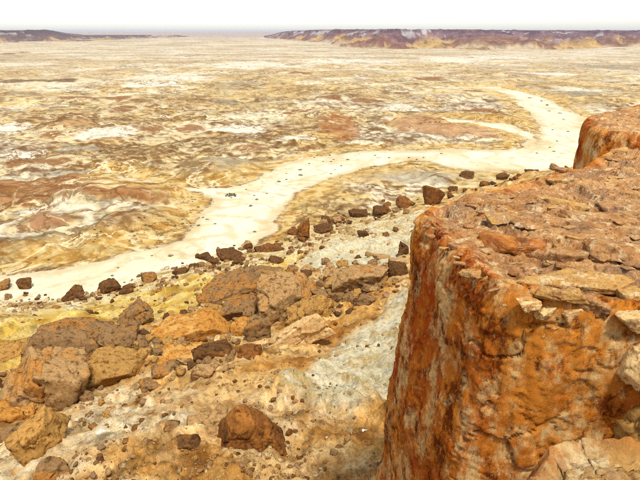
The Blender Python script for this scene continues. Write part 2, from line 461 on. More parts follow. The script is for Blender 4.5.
def strata(s, stops):
    xs = [q[0] for q in stops]
    return np.stack([np.interp(s, xs, [q[1][k] for q in stops]) for k in range(3)], 1).astype(f32)
def ground_colour(x, y, lam, fl):
    n = len(x)
    fine = fbm2(x, y, 3.0, 5, 500, 0.62, lam)
    midn = fbm2(fl['wx'], fl['wy'], 22.0, 5, 520, 0.6, lam)
    patch = fbm2(x, y * 1.0, 120.0, 4, 540, 0.55, lam)
    s = fl['level'] + 0.05 * fine + 0.07 * midn
    cream, pale, ochre = C(250, 238, 206), C(238, 216, 160), C(226, 188, 112)
    gold, tan, rust, brown, grey = C(212, 162, 74), C(204, 164, 106), C(172, 116, 62), C(130, 90, 46), C(178, 166, 136)
    olive = C(188, 164, 104)
    col = strata(s, [(0.00, cream), (0.12, cream), (0.17, gold), (0.22, pale), (0.28, ochre), (0.33, olive), (0.37, gold), (0.42, ochre), (0.45, pale), (0.49, olive), (0.53, ochre), (0.58, tan),
                     (0.64, olive), (0.68, tan), (0.72, pale), (0.77, grey), (0.82, tan), (0.87, ochre), (0.95, tan), (1.05, pale), (1.15, rust)])
    col = mixc(col, C(230, 204, 146), np.full(n, 0.35, f32))
    # salt-white pans and grey gibber
    col = mixc(col, cream, 0.8 * sst(0.30, 0.52, patch + 0.4 * midn))
    col = mixc(col, grey, 0.45 * sst(0.25, 0.55, fbm2(fl['wx'], fl['wy'], 45.0, 5, 560, 0.6, lam)))
    col = mixc(col, rust, 0.25 * sst(0.38, 0.6, fbm2(fl['wx'] + 300, fl['wy'], 50.0, 5, 580, 0.6, lam)))
    # pale silt in the gullies, brown earth exposed along their rims
    col = mixc(col, C(240, 222, 174), 0.55 * sst(0.45, 0.85, fl['gul'] + 0.25 * fine))
    col = mixc(col, C(116, 78, 38), 0.6 * sst(0.5, 0.9, fl['rim']) * sst(-0.2, 0.35, midn + 0.8 * fine))
    col = mixc(col, brown, 0.55 * sst(0.55, 0.95, fbm2(fl['wx'], fl['wy'], 26.0, 5, 600, 0.6, lam, ridged=True)) * sst(-0.1, 0.3, fine + 0.4 * midn))
    col = mixc(col, brown, 0.5 * sst(0.40, 0.66, fine))
    dk = C(104, 68, 34)
    col = mixc(col, C(134, 88, 42), 0.7 * fl['scarp'] * sst(-0.35, 0.1, midn + fine))
    ed = fbm2(fl['wx'] * 0.6, fl['wy'], 14.0, 5, 605, 0.62, lam, ridged=True)
    col = mixc(col, dk, 0.6 * sst(1.2, 1.5, ed + 0.3 * fine))
    frac = np.abs(((s * 7.0 + 0.25 * fine) % 1.0) - 0.5)          # thin exposed beds following the contours
    col = mixc(col, brown, 0.5 * sst(0.10, 0.02, frac) * sst(-0.25, 0.15, midn + fine * 0.5))
    # far flats: paler and greyer
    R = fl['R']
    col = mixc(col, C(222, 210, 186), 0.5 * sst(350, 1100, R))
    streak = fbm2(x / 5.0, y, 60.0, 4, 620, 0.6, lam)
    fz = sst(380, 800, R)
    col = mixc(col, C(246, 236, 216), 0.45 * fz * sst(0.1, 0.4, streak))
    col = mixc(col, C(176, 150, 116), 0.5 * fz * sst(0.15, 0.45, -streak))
    col = mixc(col, C(176, 160, 170), 0.65 * sst(1600, 5000, R))  # purplish distance haze painted into the ground colour
    # named patches
    rm = fl['rm']
    rc = strata(0.5 + 0.5 * fbm2(x * 0.35, y, 6.0, 5, 640, 0.6, lam) + 0.02 * rm, [(0.1, C(124, 74, 34)), (0.4, C(160, 106, 58)), (0.6, C(184, 138, 90)), (0.85, C(140, 86, 42)), (1.0, C(204, 166, 118))])
    m = sst(-2.0, 0.5, rm + 1.5 * fine); col = col + (rc - col) * m[:, None]
    edge = np.exp(-((rm + 5.0 + 2.0 * fine) / 1.6) ** 2); col = mixc(col, cream, 0.75 * edge * (fl['wash'] < -3))
    for P, cc, a in ((PINK, C(198, 150, 104), 0.8), (RUST2, C(176, 108, 50), 0.7), (RING, C(178, 132, 92), 0.9), (ISLE, C(186, 172, 140), 0.6), (GREYFLAT, C(196, 186, 156), 0.6)):
        sd = poly_sd(fl['wx'], fl['wy'], P)
        col = mixc(col, cc, a * sst(-2.0, 2.0, sd + 3.0 * midn))
        if P is RING or P is PINK:
            col = mixc(col, cream, 0.85 * np.exp(-((sd + 4.2 + 2 * midn) / 1.3) ** 2))
            col = mixc(col, C(150, 136, 104), 0.7 * np.exp(-((sd + 7.5 + 2 * midn) / 1.4) ** 2))
    if True:
        ax_, ay_ = x + 0.5 * (fl['wx'] - x), y + 0.5 * (fl['wy'] - y)
        for px, py, hw, hh, kind in PATCHES:
            cx, cy = at_z(px, py); x1, _ = at_z(px + hw, py); _, y1 = at_z(px, py - hh)
            rx, ry = abs(x1 - cx), abs(y1 - cy)
            e = np.hypot((ax_ - cx) / rx, (ay_ - cy) / ry) + 0.65 * midn + 0.35 * fine
            if kind == 'w': col = mixc(col, C(250, 240, 214), 0.85 * sst(1.15, 0.75, e))
            elif kind == 'g': col = mixc(col, C(166, 156, 132), 0.75 * sst(1.15, 0.7, e))
            else:
                col = mixc(col, C(240, 224, 180), 0.6 * sst(1.75, 1.35, e))
                col = mixc(col, C(152, 98, 52) if kind == 'r' else C(112, 74, 42), 0.88 * sst(1.12, 0.85, e))
    # golden banks of the wash
    wd = np.maximum(fl['wash'], fl['chan'])
    bk = sst(-14, -5, wd + 3 * midn) * sst(-0.5, -1.8, wd)
    bc = strata(0.5 + 0.6 * fbm2(x, y, 5.0, 4, 660, 0.6, lam), [(0.2, C(190, 140, 58)), (0.45, C(226, 186, 104)), (0.7, C(236, 210, 146)), (0.9, C(200, 156, 74))])
    col = col + (bc - col) * (0.8 * bk * (R < 450))[:, None]
    # the wash itself
    wc = strata(0.5 + 0.5 * fbm2(x, y * 0.8, 22.0, 5, 680, 0.55, lam), [(0.1, C(222, 200, 152)), (0.35, C(240, 226, 188)), (0.6, C(250, 240, 210)), (0.8, C(244, 228, 192)), (0.95, C(228, 206, 160))])
    m = sst(-0.5, 0.4, wd + 0.8 * fine); col = col + (wc - col) * m[:, None]
    bd_ = np.abs(pn2((x + 0.3 * fl['wx']) / 16.0, (y + 0.3 * fl['wy']) / 16.0, 688)) + 0.12 * fine       # braided threads of silt
    col = mixc(col, C(222, 196, 146), 0.6 * sst(0.11, 0.02, bd_) * m)
    bd2 = np.abs(pn2((x + 0.5 * fl['wx']) / 9.0, (y + 0.5 * fl['wy']) / 9.0, 689)) + 0.2 * fine
    col = mixc(col, C(204, 172, 118), 0.45 * sst(0.07, 0.01, bd2) * m * sst(-0.1, 0.3, midn))
    col = mixc(col, C(214, 184, 128), 0.6 * sst(3.5, 0.0, wd + 2.5 * midn) * m)
    # ---- talus
    t = sst(-1.0, 1.5, fl['L'] + 0.8 * midn)
    g = 0.5 + 0.5 * fbm2(x, y, 4.0, 6, 700, 0.62, lam)
    sc = strata(g, [(0.10, C(150, 98, 40)), (0.30, C(196, 144, 74)), (0.5, C(214, 168, 100)), (0.7, C(232, 198, 138)), (0.9, C(190, 140, 78))])
    def pm(P, f=2.0, w=2.0): return sst(-f, f, poly_sd(fl['wx'] * 0.25 + x * 0.75, fl['wy'] * 0.25 + y * 0.75, P) + w * fbm2(x, y, 5.0, 4, 720, 0.6, lam))
    ye = strata(g, [(0.15, C(186, 136, 40)), (0.4, C(222, 184, 84)), (0.6, C(238, 206, 118)), (0.85, C(228, 196, 120))])
    L = fl['L']
    sc = sc + (strata(g, [(0.2, C(176, 150, 90)), (0.5, C(222, 196, 134)), (0.8, C(240, 226, 180))]) - sc) * (0.8 * sst(22, 8, L))[:, None]
    sc = sc + (ye - sc) * (0.92 * pm(YELLOW, 3.0, 3.0))[:, None]
    cr = strata(g, [(0.15, C(206, 166, 104)), (0.4, C(240, 218, 168)), (0.65, C(250, 238, 204)), (0.85, C(226, 186, 122))])
    sc = sc + (cr - sc) * (0.55 * pm(CREAM, 1.5, 2.5))[:, None]
    oc = strata(g, [(0.15, C(186, 122, 54)), (0.45, C(222, 166, 86)), (0.8, C(234, 190, 118))])
    sc = sc + (oc - sc) * (0.8 * pm(BAND, 1.0, 1.5))[:, None]
    cl = strata(0.5 + 0.4 * fl['rill'] + 0.25 * fine, [(0.0, C(140, 118, 76)), (0.25, C(192, 176, 132)), (0.55, C(218, 206, 166)), (0.85, C(230, 220, 186)), (1.1, C(204, 178, 122))])
    cm = np.maximum(pm(CLAY_A, 0.5, 1.2), pm(CLAY_B, 1.2, 2.0))
    sc = sc + (cl - sc) * (0.95 * cm)[:, None]
    sc = mixc(sc, C(128, 84, 40), 0.55 * sst(0.42, 0.75, fbm2(x, y, 1.1, 5, 740, 0.65, lam)) * (1 - 0.8 * cm))
    col = col + (sc - col) * t[:, None]
    return np.clip(col, 0.01, 0.75), cm
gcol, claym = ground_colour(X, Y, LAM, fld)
_sl = (fld['L'] > -1) & (fld['R'] < 130)
SP3 = np.stack([X[_sl], Y[_sl], 0 * X[_sl]], 1)
SP3[:, 0] += 0.25 * fbm2(SP3[:, 0], SP3[:, 1], 0.6, 2, 771); SP3[:, 1] += 0.25 * fbm2(SP3[:, 0], SP3[:, 1], 0.6, 2, 773)
clod = np.zeros(len(X), f32); ctint = np.zeros(len(X), f32)
for sc_, am_, sd_ in ((1.7, 0.26, 781), (0.75, 0.20, 783), (0.34, 0.11, 785)):
    a_, b_, R4, O_ = vor(SP3, sc_, sd_, flat=True)
    dome = np.clip((b_ - a_) / 0.35, 0, 1) ** 0.5
    hgt = R4[:, 0] ** 2.5
    clod[_sl] += am_ * dome * hgt * (1 + 0.6 * (O_[:, 0] * (R4[:, 1] - .5) * 2 + O_[:, 1] * (R4[:, 2] - .5) * 2))
    ctint[_sl] += (R4[:, 3] - 0.5) * (0.4 + dome * hgt)
cmask = (1 - 0.93 * claym) * sst(0, 6, fld['L']) * sst(-0.35, 0.25, fbm2(X, Y, 6.0, 3, 790))
Z = Z + clod * cmask + 0.20 * (fld['rill']) * claym
gcol = np.clip(gcol * (1.0 + 0.12 * sst(0, 4, fld['L']) + 0.75 * ctint * cmask)[:, None], 0.01, 0.75)
V = np.stack([X, Y, Z], 1)
FQ = grid_faces(len(rad), len(azr), wrap=True)[:, ::-1]
def split(mask_v): return mask_v[FQ].mean(1) > 0.5
is_slope = split((fld['L'] > 0.3).astype(f32))
is_wash = split((np.maximum(fld['wash'], fld['chan']) > 0).astype(f32)) & ~is_slope
def submesh(name, fm, mat):
    f = FQ[fm]; u, inv = np.unique(f, return_inverse=True)
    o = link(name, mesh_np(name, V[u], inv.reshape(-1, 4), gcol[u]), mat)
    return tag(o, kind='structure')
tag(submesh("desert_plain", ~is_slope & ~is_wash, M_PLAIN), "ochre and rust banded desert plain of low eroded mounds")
tag(submesh("dry_riverbed", is_wash, M_WASH), "pale sandy dry riverbed winding across the plain")
tag(submesh("talus_slope", is_slope, M_SLOPE), "ochre scree slope with pale clay banks below the cliff")

# quick lookup of the ground seen along a sight line
_fw = V[:, 1] * CP - (V[:, 2] - CAMZ) * SP
_ok = (_fw > 4) & (V[:, 1] > 5)
_vi = np.nonzero(_ok)[0]
_px = 320 + F * V[_vi, 0] / _fw[_vi]; _py = 240 - F * (V[_vi, 1] * SP + (V[_vi, 2] - CAMZ) * CP) / _fw[_vi]
_in = (_px > -80) & (_px < 720) & (_py > 0) & (_py < 560)
_vi, _px, _py = _vi[_in], _px[_in], _py[_in]
_o = np.argsort(-_fw[_vi]); _vi, _px, _py = _vi[_o], _px[_o], _py[_o]
SEEN = np.full((280, 400), -1, np.int64)
SEEN[(_py / 2).astype(int), ((_px + 80) / 2).astype(int)] = _vi
def hitq(px, py):
    i, j = int(np.clip(py / 2, 0, 279)), int(np.clip((px + 80) / 2, 0, 399))
    for r_ in range(0, 8):
        w = SEEN[max(i - r_, 0):i + r_ + 1, max(j - r_, 0):j + r_ + 1]; w = w[w >= 0]
        if len(w): k = w[len(w) // 2]; break
    p = V[k]
    return p, float(np.linalg.norm(p - np.array([0, 0, CAMZ])) / np.linalg.norm(ray(px, py)))

# ------------------------------------------------------------------ far mesas
def mesa(name, az0, az1, naz, r0, r1, nr, front, top, seed, cols, label):
    a = np.radians(np.linspace(az0, az1, naz)); r = np.geomspace(r0, r1, nr)
    R_, A_ = np.meshgrid(r, a, indexing='ij')
    x = (R_ * np.sin(A_)).ravel().astype(f32); y = (R_ * np.cos(A_)).ravel().astype(f32)
    R1 = R_.ravel(); az_ = np.degrees(A_.ravel())
    fr = front(az_) + 240 * fbm2(x, y, 420.0, 5, seed, 0.55) + 90 * fbm2(x, y, 120.0, 4, seed + 9, 0.6, ridged=True)
    e = (R1 - fr)
    u = np.clip(e / 520.0, 0, 1)
    prof = np.interp(u, [0, 0.15, 0.55, 0.8, 0.9, 1.0], [0, 0.10, 0.42, 0.72, 0.97, 1.0])
    h = top(az_) * prof
    gul = fbm2(x, y, 150.0, 6, seed + 20, 0.65, ridged=True)
    h += 6.0 * gul * np.sin(np.clip(u, 0, 1) * np.pi) + 3.0 * fbm2(x, y, 60.0, 4, seed + 30, 0.6) * np.sin(np.clip(u, 0, 1) * np.pi)
    side = sst(az0, az0 + 0.04 * (az1 - az0), az_) * sst(az1, az1 - 0.04 * (az1 - az0), az_)
    h = h * side - 0.8
    g = prof + 0.18 * fbm2(x, y, 160.0, 5, seed + 50, 0.6)
    col = strata(g, cols)
    pale = sst(0.32, 0.42, fbm2(x, y, 230.0, 7, seed + 60, 0.65))
    col = mixc(col, C(206, 200, 200), 0.75 * pale * sst(0.3, 0.5, g) * sst(0.95, 0.8, g))
    col = mixc(col, C(214, 178, 112), 0.7 * sst(0.15, 0.25, fbm2(x, y, 170.0, 6, seed + 70, 0.65)) * sst(0.45, 0.2, g) * sst(-0.05, 0.06, g))
    m = mesh_np(name, np.stack([x, y, h], 1), grid_faces(nr, naz)[:, ::-1], np.clip(col, 0.01, 0.7))
    return tag(link(name, m, M_MESA), label, kind='structure')
purp = [(0.0, C(206, 184, 150)), (0.08, C(160, 122, 92)), (0.2, C(126, 84, 74)), (0.3, C(158, 120, 108)), (0.42, C(110, 74, 76)), (0.55, C(142, 112, 116)), (0.7, C(110, 80, 90)), (0.9, C(90, 64, 76)), (1.0, C(122, 94, 96))]
mesa("mesa", -6, 62, 560, 820, 4200, 160,
     lambda a: np.interp(a, [-6, -1, 4, 9, 16, 24, 32, 62], [3000, 1900, 1250, 1050, 1150, 1350, 1500, 1500]),
     lambda a: np.interp(a, [-6, -2.6, 0.5, 12, 20, 32, 62], [20, 36, 42, 41.5, 39.5, 38.5, 38.5]), 800, purp,
     "long purple brown mesa with yellow foothills on the horizon")
mesa("mesa", -62, -12.5, 300, 1900, 5200, 100,
     lambda a: np.interp(a, [-62, -30, -24, -20, -13], [2100, 2100, 2250, 2500, 3600]),
     lambda a: np.interp(a, [-62, -27.5, -26.8, -25.6, -25.0, -24, -22.5, -12.5], [38.5, 38.5, 41.0, 41.0, 36, 18, 3, 0]), 860,
     [(0.0, C(176, 150, 130)), (0.1, C(120, 92, 88)), (0.5, C(100, 76, 80)), (1.0, C(90, 68, 74))],
     "dark purple mesa with a low butte on the horizon")

# ------------------------------------------------------------------ rocks
_sph = {}
def cube_sphere(n):
    if n in _sph: return _sph[n]
    t = np.tan(np.linspace(-1, 1, n + 1) * np.pi / 4)
    vs, fs, off = [], [], 0
    U, W = np.meshgrid(t, t, indexing='ij'); u, w = U.ravel(), W.ravel(); o = np.ones_like(u)
    for ax, sg in ((0, 1), (0, -1), (1, 1), (1, -1), (2, 1), (2, -1)):
        p = [None] * 3; p[ax] = o * sg; p[(ax + 1) % 3] = u * sg; p[(ax + 2) % 3] = w
        vs.append(np.stack(p, 1)); fs.append(grid_faces(n + 1, n + 1) + off); off += len(u)
    Vv = np.concatenate(vs); Vv /= np.linalg.norm(Vv, axis=1)[:, None]
    key = np.round(Vv * 1e5).astype(np.int64)
    _, idx, inv = np.unique(key, axis=0, return_index=True, return_inverse=True)
    Ff = inv.ravel()[np.concatenate(fs)]
    P = Vv[idx]
    a, b, c = P[Ff[:, 0]], P[Ff[:, 1]], P[Ff[:, 2]]
    flip = np.einsum('ij,ij->i', np.cross(b - a, c - a), a) < 0
    Ff[flip] = Ff[flip][:, ::-1]
    _sph[n] = (P, Ff); return _sph[n]
def rock_shape(seed, n=24, dims=(1, 1, 1), planes=14, rough=1.0, boxy=0.5, k=70.0, taper=0.0, facets=None):
    """an angular, fractured block: a star-shaped polytope, then broken up with noise"""
    r = np.random.RandomState(seed)
    D, Fc = cube_sphere(n)
    N = r.randn(planes, 3); N /= np.linalg.norm(N, axis=1)[:, None]
    off = r.uniform(0.72, 1.05, planes)
    ax = np.concatenate([np.eye(3), -np.eye(3)]) + r.randn(6, 3) * 0.22
    ax /= np.linalg.norm(ax, axis=1)[:, None]
    if boxy > 0:
        N = np.concatenate([N, ax]); off = np.concatenate([off + 0.12 * boxy, r.uniform(0.62, 0.9, 6)])
    sh = r.rand(3) * 50
    jag = 1 + 0.02 * rough * fbm3(D + sh, 0.35, 3, 905 + seed % 5)
    q = np.maximum(D @ N.T, 1e-3) / off
    val = r.rand(len(off))
    if facets is not None: facets.append(val[np.argmax(q * (1 + 0.04 * fbm3(D + sh, 0.3, 2, 903)[:, None]), 1)])
    rad_ = 1.0 / (np.sum(q ** k, 1) ** (1.0 / k))
    P = D * (rad_ * jag)[:, None]
    P = P / np.abs(P).max(0)
    if taper: P[:, :2] *= (1 - taper * 0.5 * (P[:, 2:3] + 1))
    dims = np.array(dims, float)
    P = P * dims
    g = float(np.prod(dims) ** (1 / 3)); gm = min(g, dims.min() * 1.6)
    Q = P / g + sh
    oc = 5 if n > 16 else 3
    hi = fbm3(Q, 0.30, oc, 920 + seed % 5, 0.62)
    if n > 10:
        ch, cr_, rv = chip(Q, 1.15, 940 + seed % 5)
        c2_, cr2, _ = chip(Q, 0.38, 950 + seed % 5)
        disp = rough * gm * (0.20 * ch + 0.07 * c2_ + 0.012 * hi - 0.10 * sst(0.10, 0.0, cr_) * (rv > 0.45) - 0.03 * sst(0.08, 0.0, cr2))
        if facets is not None: facets[-1] = 0.45 * facets[-1] + 0.55 * rv
    else:
        disp = rough * gm * 0.09 * hi
    nd = P / (dims ** 2); nd /= np.linalg.norm(nd, axis=1)[:, None]
    P = P + nd * disp[:, None]
    return P, Fc

def rot(yaw=0, roll=0, pit=0):
    return np.array(Matrix.Rotation(yaw, 3, 'Z') @ Matrix.Rotation(roll, 3, 'Y') @ Matrix.Rotation(pit, 3, 'X'))
def boulder(box, mat, label, seed, roll=0.0, depth=0.9, sink=0.32, name="boulder", cat="boulder", **kw):
    """box: how wide and tall the boulder shows; it is set where that sight line meets the slope"""
    x0, y0, x1, y1 = box
    gf = 0.09 if x1 - x0 > 30 and y1 > 290 else 0.02 if y1 > 262 else -0.12
    gx, gy = gf * (x1 - x0), gf * (y1 - y0)
    x0, y0, x1, y1 = x0 - gx, y0 - gy, x1 + gx, y1 + gy
    cx, cy = (x0 + x1) / 2, (y0 + y1) / 2
    pos, t = hit(cx, min(cy + 0.25 * (y1 - y0), 479))
    W = (x1 - x0) / F * t; Hh = (y1 - y0) / F * t
    phi = math.atan2(CAMZ - pos[2], math.hypot(pos[0], pos[1]))
    sy = min(W * 0.5 * depth, Hh * 0.75)
    sz = max((Hh * 0.5 - 0.6 * sy * math.sin(phi)) / math.cos(phi), 0.30 * Hh)
    big = max(x1 - x0, y1 - y0)
    n = 30 if big > 40 else 20 if big > 20 else 12
    fct = []
    P, Fc = rock_shape(seed, n, (W / 2, sy, sz), facets=fct, **kw)
    yaw = -math.atan2(pos[0], pos[1])
    P = P @ rot(0, roll).T
    # fit the outline seen along the sight line
    e = P[:, 0].max() - P[:, 0].min(); P[:, 0] *= W / e
    up = P[:, 2] * math.cos(phi) + P[:, 1] * math.sin(phi)
    sc = Hh / (up.max() - up.min()); P[:, 2] *= sc; P[:, 1] *= min(sc, 1.4) ** 0.5
    up = P[:, 2] * math.cos(phi) + P[:, 1] * math.sin(phi)
    # sink the base: distance along the sight line through the box centre
    zc = -P[:, 2].min()
    v = ray(cx, cy)
    tt = np.linspace(t * 0.6, t * 1.5, 300)
    gap = CAMZ + v[2] * tt - terrain(v[0] * tt, v[1] * tt)[0]
    if gf > 0.05: sink = max(sink, 0.5)
    i = int(np.argmin(np.abs(gap - zc * sink)))
    c = np.array([v[0] * tt[i], v[1] * tt[i], CAMZ + v[2] * tt[i]])
    P = P @ rot(yaw).T
    me = mesh_np(name, P, Fc, attrs={'facet': fct[0]})
    o = link(name, me, ROCKM[mat], loc=c)
    return tag(o, label, cat)
BOULDERS = [
 # box, material, label, options
 ((14, 350, 88, 422), 'tan', "largest pale tan angular block tilted above orange rubble on the slope", dict(roll=0.35, planes=7, boxy=1, depth=0.8)),
 ((37, 317, 112, 376), 'grey', "brown grey block with a rusty broken face leaning behind the largest tan block", dict(roll=0.5, planes=8, boxy=1)),
 ((-22, 342, 29, 374), 'ochre', "ochre wedge shaped slab beside the rusty faced block", dict(roll=-0.4, planes=8, boxy=1)),
 ((86, 350, 151, 391), 'ochre', "ochre brown angular block between the largest tan block and the scree", dict(roll=0.2, planes=8, boxy=.8)),
 ((97, 322, 141, 352), 'grey', "rounded grey brown boulder behind the ochre angular block", dict()),
 ((117, 302, 152, 333), 'grey', "upright grey slab above the ochre boulders, edge to the yellow slope", dict(roll=-0.6, planes=7, boxy=1)),
 ((150, 314, 233, 348), 'orange', "long low orange block lying like a bench across the rubble", dict(roll=0.04, planes=5, boxy=1.4, depth=0.7, rough=0.8, seed=2231)),
 ((158, 343, 204, 368), 'orange', "orange block wedged underneath the long bench shaped block", dict(planes=6, boxy=1)),
 ((196, 342, 232, 362), 'dark', "dark brown block in the gap under the long bench shaped block", dict(planes=6, boxy=1)),
 ((228, 316, 249, 347), 'orange', "small upright orange chunk at the end of the long bench shaped block", dict(planes=8)),
 ((245, 314, 273, 352), 'grey', "upright grey brown block between the orange chunk and the rounded boulder", dict(planes=9)),
 ((221, 296, 265, 320), 'grey', "smooth grey boulder resting on top of the long bench shaped block", dict(planes=12)),
 ((204, 268, 280, 304), 'grey', "long low dark brown boulder behind the smooth grey boulder", dict(roll=-0.3, planes=10, rough=1.5)),
 ((257, 271, 314, 323), 'tan', "big rounded grey and orange boulder, tallest of the middle heap", dict(planes=16, boxy=.2)),
 ((284, 295, 332, 331), 'ochre', "ochre slab leaning against the big rounded boulder", dict(roll=-0.55, planes=6, boxy=1)),
 ((272, 318, 326, 352), 'light', "long thin pale slab lying diagonally on the orange scree", dict(roll=-0.55, planes=5, boxy=1.4, depth=0.3)),
 ((332, 264, 382, 292), 'tan', "wide flat boulder with a tan top above the pale clay bank", dict(planes=9, boxy=.6)),
 ((360, 273, 388, 290), 'grey', "squat brown rock in front of the wide flat boulder", dict()),
 ((385, 260, 407, 286), 'dark', "dark brown boulder against the foot of the red cliff", dict()),
 ((396, 241, 412, 265), 'dark', "narrow dark upright rock beside the red cliff edge", dict(planes=9)),
 ((295, 217, 312, 244), 'rust', "upright dark red column of rock standing on the crest of the slope", dict(planes=5, boxy=1.2, sink=.7)),
 ((248, 240, 291, 259), 'dark', "low dark brown rock ridge on the crest beside the riverbed", dict(rough=1.6)),
 ((217, 248, 243, 263), 'dark', "dark boulder at the lower end of the brown rock ridge", dict()),
 ((309, 221, 337, 238), 'dark', "dark rock next to the upright red column", dict(rough=1.4)),
 ((346, 206, 372, 222), 'dark', "flat dark rock on the crest above the upper clay bank", dict(rough=1.6)),
 ((368, 203, 394, 221), 'dark', "jagged dark rock between the flat dark rock and the red cubic block", dict(rough=1.6)),
 ((391, 194, 417, 214), 'rust', "cubic red brown block on the crest left of the leaning red block", dict(roll=0.4, planes=6, boxy=1.1, sink=.6)),
 ((416, 182, 447, 211), 'rust', "tall leaning red brown block just behind the cliff corner", dict(roll=0.25, planes=6, boxy=1, sink=.7)),
 ((446, 184, 460, 196), 'dark', "small dark rock behind the tall leaning red block", dict()),
 ((458, 169, 478, 183), 'dark', "brown boulder beyond the cliff top, first past the leaning red block", dict()),
 ((477, 178, 493, 190), 'rust', "low red rock peeping over the cliff rim", dict()),
 ((493, 170, 511, 186), 'dark', "dark double humped boulder beyond the middle of the cliff rim", dict(rough=1.5)),
 ((522, 167, 546, 182), 'dark', "wide dark boulder beyond the cliff rim near the farther red block", dict()),
 ((545, 161, 565, 176), 'grey', "grey boulder beyond the cliff rim, closest to the farther red block", dict()),
 ((17, 277, 31, 290), 'dark', "round dark boulder sitting alone on the white riverbed", dict(sink=.7)),
 ((-4, 280, 10, 291), 'grey', "small grey boulder on the white riverbed beside the round dark boulder", dict(sink=.7)),
 ((62, 286, 84, 304), 'dark', "tilted dark boulder at the riverbed edge below the yellow slope", dict(sink=.6, roll=-.4)),
 ((99, 278, 122, 295), 'dark', "largest brown boulder of the row along the riverbed edge", dict(sink=.6)),
 ((120, 284, 134, 297), 'dark', "small dark rock touching the largest brown riverbed boulder", dict()),
 ((141, 271, 156, 285), 'grey', "brown grey boulder on top of the yellow slope toe", dict()),
 ((172, 267, 189, 277), 'dark', "small brown boulder at the tip of the yellow slope", dict()),
 ((188, 263, 199, 272), 'dark', "little dark rock on the yellow slope beside the riverbed", dict()),
 ((207, 258, 219, 267), 'dark', "knobbly dark rock between the yellow slope and the rock ridge", dict()),
 ((216, 406, 282, 458), 'rust', "brown triangular boulder with a grey side standing alone on the pale scree", dict(planes=6, boxy=.6, taper=.62, rough=.6)),
 ((193, 412, 232, 440), 'tan', "tan rock tucked behind the brown triangular boulder", dict(planes=8)),
 ((10, 416, 62, 460), 'ochre', "elongated ochre block tilted on the scree below the largest tan block", dict(roll=-0.55, planes=6, boxy=1.1, depth=.6)),
 ((-12, 428, 24, 452), 'grey', "grey rock beside the elongated ochre block", dict()),
 ((36, 458, 67, 486), 'grey', "grey brown rock with a dull crown below the elongated ochre block", dict()),
 ((-14, 394, 42, 434), 'orange', "broken orange rubble block under the largest tan block", dict(rough=1.8, planes=8)),
 ((138, 379, 161, 397), 'grey', "grey stone at the edge of the scree under the ochre angular block", dict()),
 ((163, 420, 180, 437), 'grey', "grey stone with a dark side standing on pale scree", dict()),
 ((174, 434, 200, 450), 'dark', "flat slate coloured stone beside the brown triangular boulder", dict()),
 ((94, 429, 106, 435), 'white', "small white stone lying on the scree", dict(cat2=1)),
 ((361, 430, 371, 437), 'white', "bright white stone near the foot of the red cliff", dict(cat2=1)),
 ((286, 264, 300, 276), 'grey', "small grey rock on the clay bank above the big rounded boulder", dict()),
 ((326, 288, 348, 302), 'grey', "brown stone at the end of the ochre leaning slab", dict()),
 ((236, 343, 262, 364), 'rust', "rusty stone at the foot of the upright grey block", dict()),
 ((150, 362, 178, 384), 'grey', "lowest grey stone of the rubble under the wedged orange block", dict()),
 ((268, 256, 284, 266), 'dark', "small dark rock uphill of the brown rock ridge", dict()),
]
for i, (box, mt, lab, kw) in enumerate(BOULDERS):
    kw = dict(kw); st = kw.pop('cat2', None)
    boulder(box, mt, lab, kw.pop('seed', 1000 + i * 7), **(dict(kw, name="stone", cat="stone") if st else kw))

# ------------------------------------------------------------------ loose rocks and pebbles on the slope
rng = np.random.RandomState(5)
PROTO = []
for i in range(10):
    P, Fc = rock_shape(3000 + i * 13, 9, (1, rng.uniform(.6, .95), rng.uniform(.45, .8)), planes=8, boxy=.6, rough=1.3)
    PROTO.append((P, Fc))
LOOSE_M = ['grey', 'dark', 'tan', 'rust', 'ochre']
LM = {(i, m): mesh_np("rock", PROTO[i][0], PROTO[i][1]) for i in range(10) for m in LOOSE_M}
for (i, m), me in LM.items(): me.materials.append(ROCKM[m])
def loose(px, py, size_px, mats, label, group, cat="rock"):
    if size_px < 8: cat = "stone"
    p, t = hitq(px, py)
    s = 0.5 * size_px / F * t
    m = mats[rng.randint(len(mats))]
    o = link(cat, LM[(rng.randint(10), m)], None)
    o.scale = (s * rng.uniform(.8, 1.2), s * rng.uniform(.8, 1.2), s * rng.uniform(.8, 1.2))
    o.rotation_euler = (rng.uniform(-.4, .4), rng.uniform(-.4, .4), rng.uniform(0, 6.28))
    o.location = (p[0], p[1], p[2] + 0.22 * s)
    return tag(o, label, cat, group)
def along(pts, n, jit, sizes, mats, label, group):
    pts = np.array(pts, float); seg = np.linalg.norm(np.diff(pts, axis=0), axis=1); cum = np.concatenate([[0], np.cumsum(seg)])
    for _ in range(n):
        for _try in range(40):                       # not inside a boulder that already lies there
            d = rng.rand() * cum[-1]
            x = np.interp(d, cum, pts[:, 0]) + rng.randn() * jit[0]; y = np.interp(d, cum, pts[:, 1]) + rng.randn() * jit[1]
            if not any(b_[0] + 2 < x < b_[2] - 2 and b_[1] + 0.1 * (b_[3] - b_[1]) < y < b_[3] - 0.22 * (b_[3] - b_[1]) for b_, *_r in BOULDERS): break
        loose(x, y, rng.uniform(*sizes) * (0.6 + 0.9 * rng.rand() ** 3), mats, label, group)
along([(0, 297), (60, 300), (120, 294), (160, 280), (240, 262), (300, 242), (340, 224), (400, 205)], 60, (4, 3), (3.5, 7), ['dark', 'grey'],
      "small dark rock strewn along the edge of the riverbed", "dark rocks along the riverbed edge")
along([(430, 196), (480, 184), (520, 178), (570, 166)], 14, (6, 2), (5, 9), ['dark', 'rust'],
      "small dark rock showing just over the cliff rim", "dark rocks beyond the cliff rim")
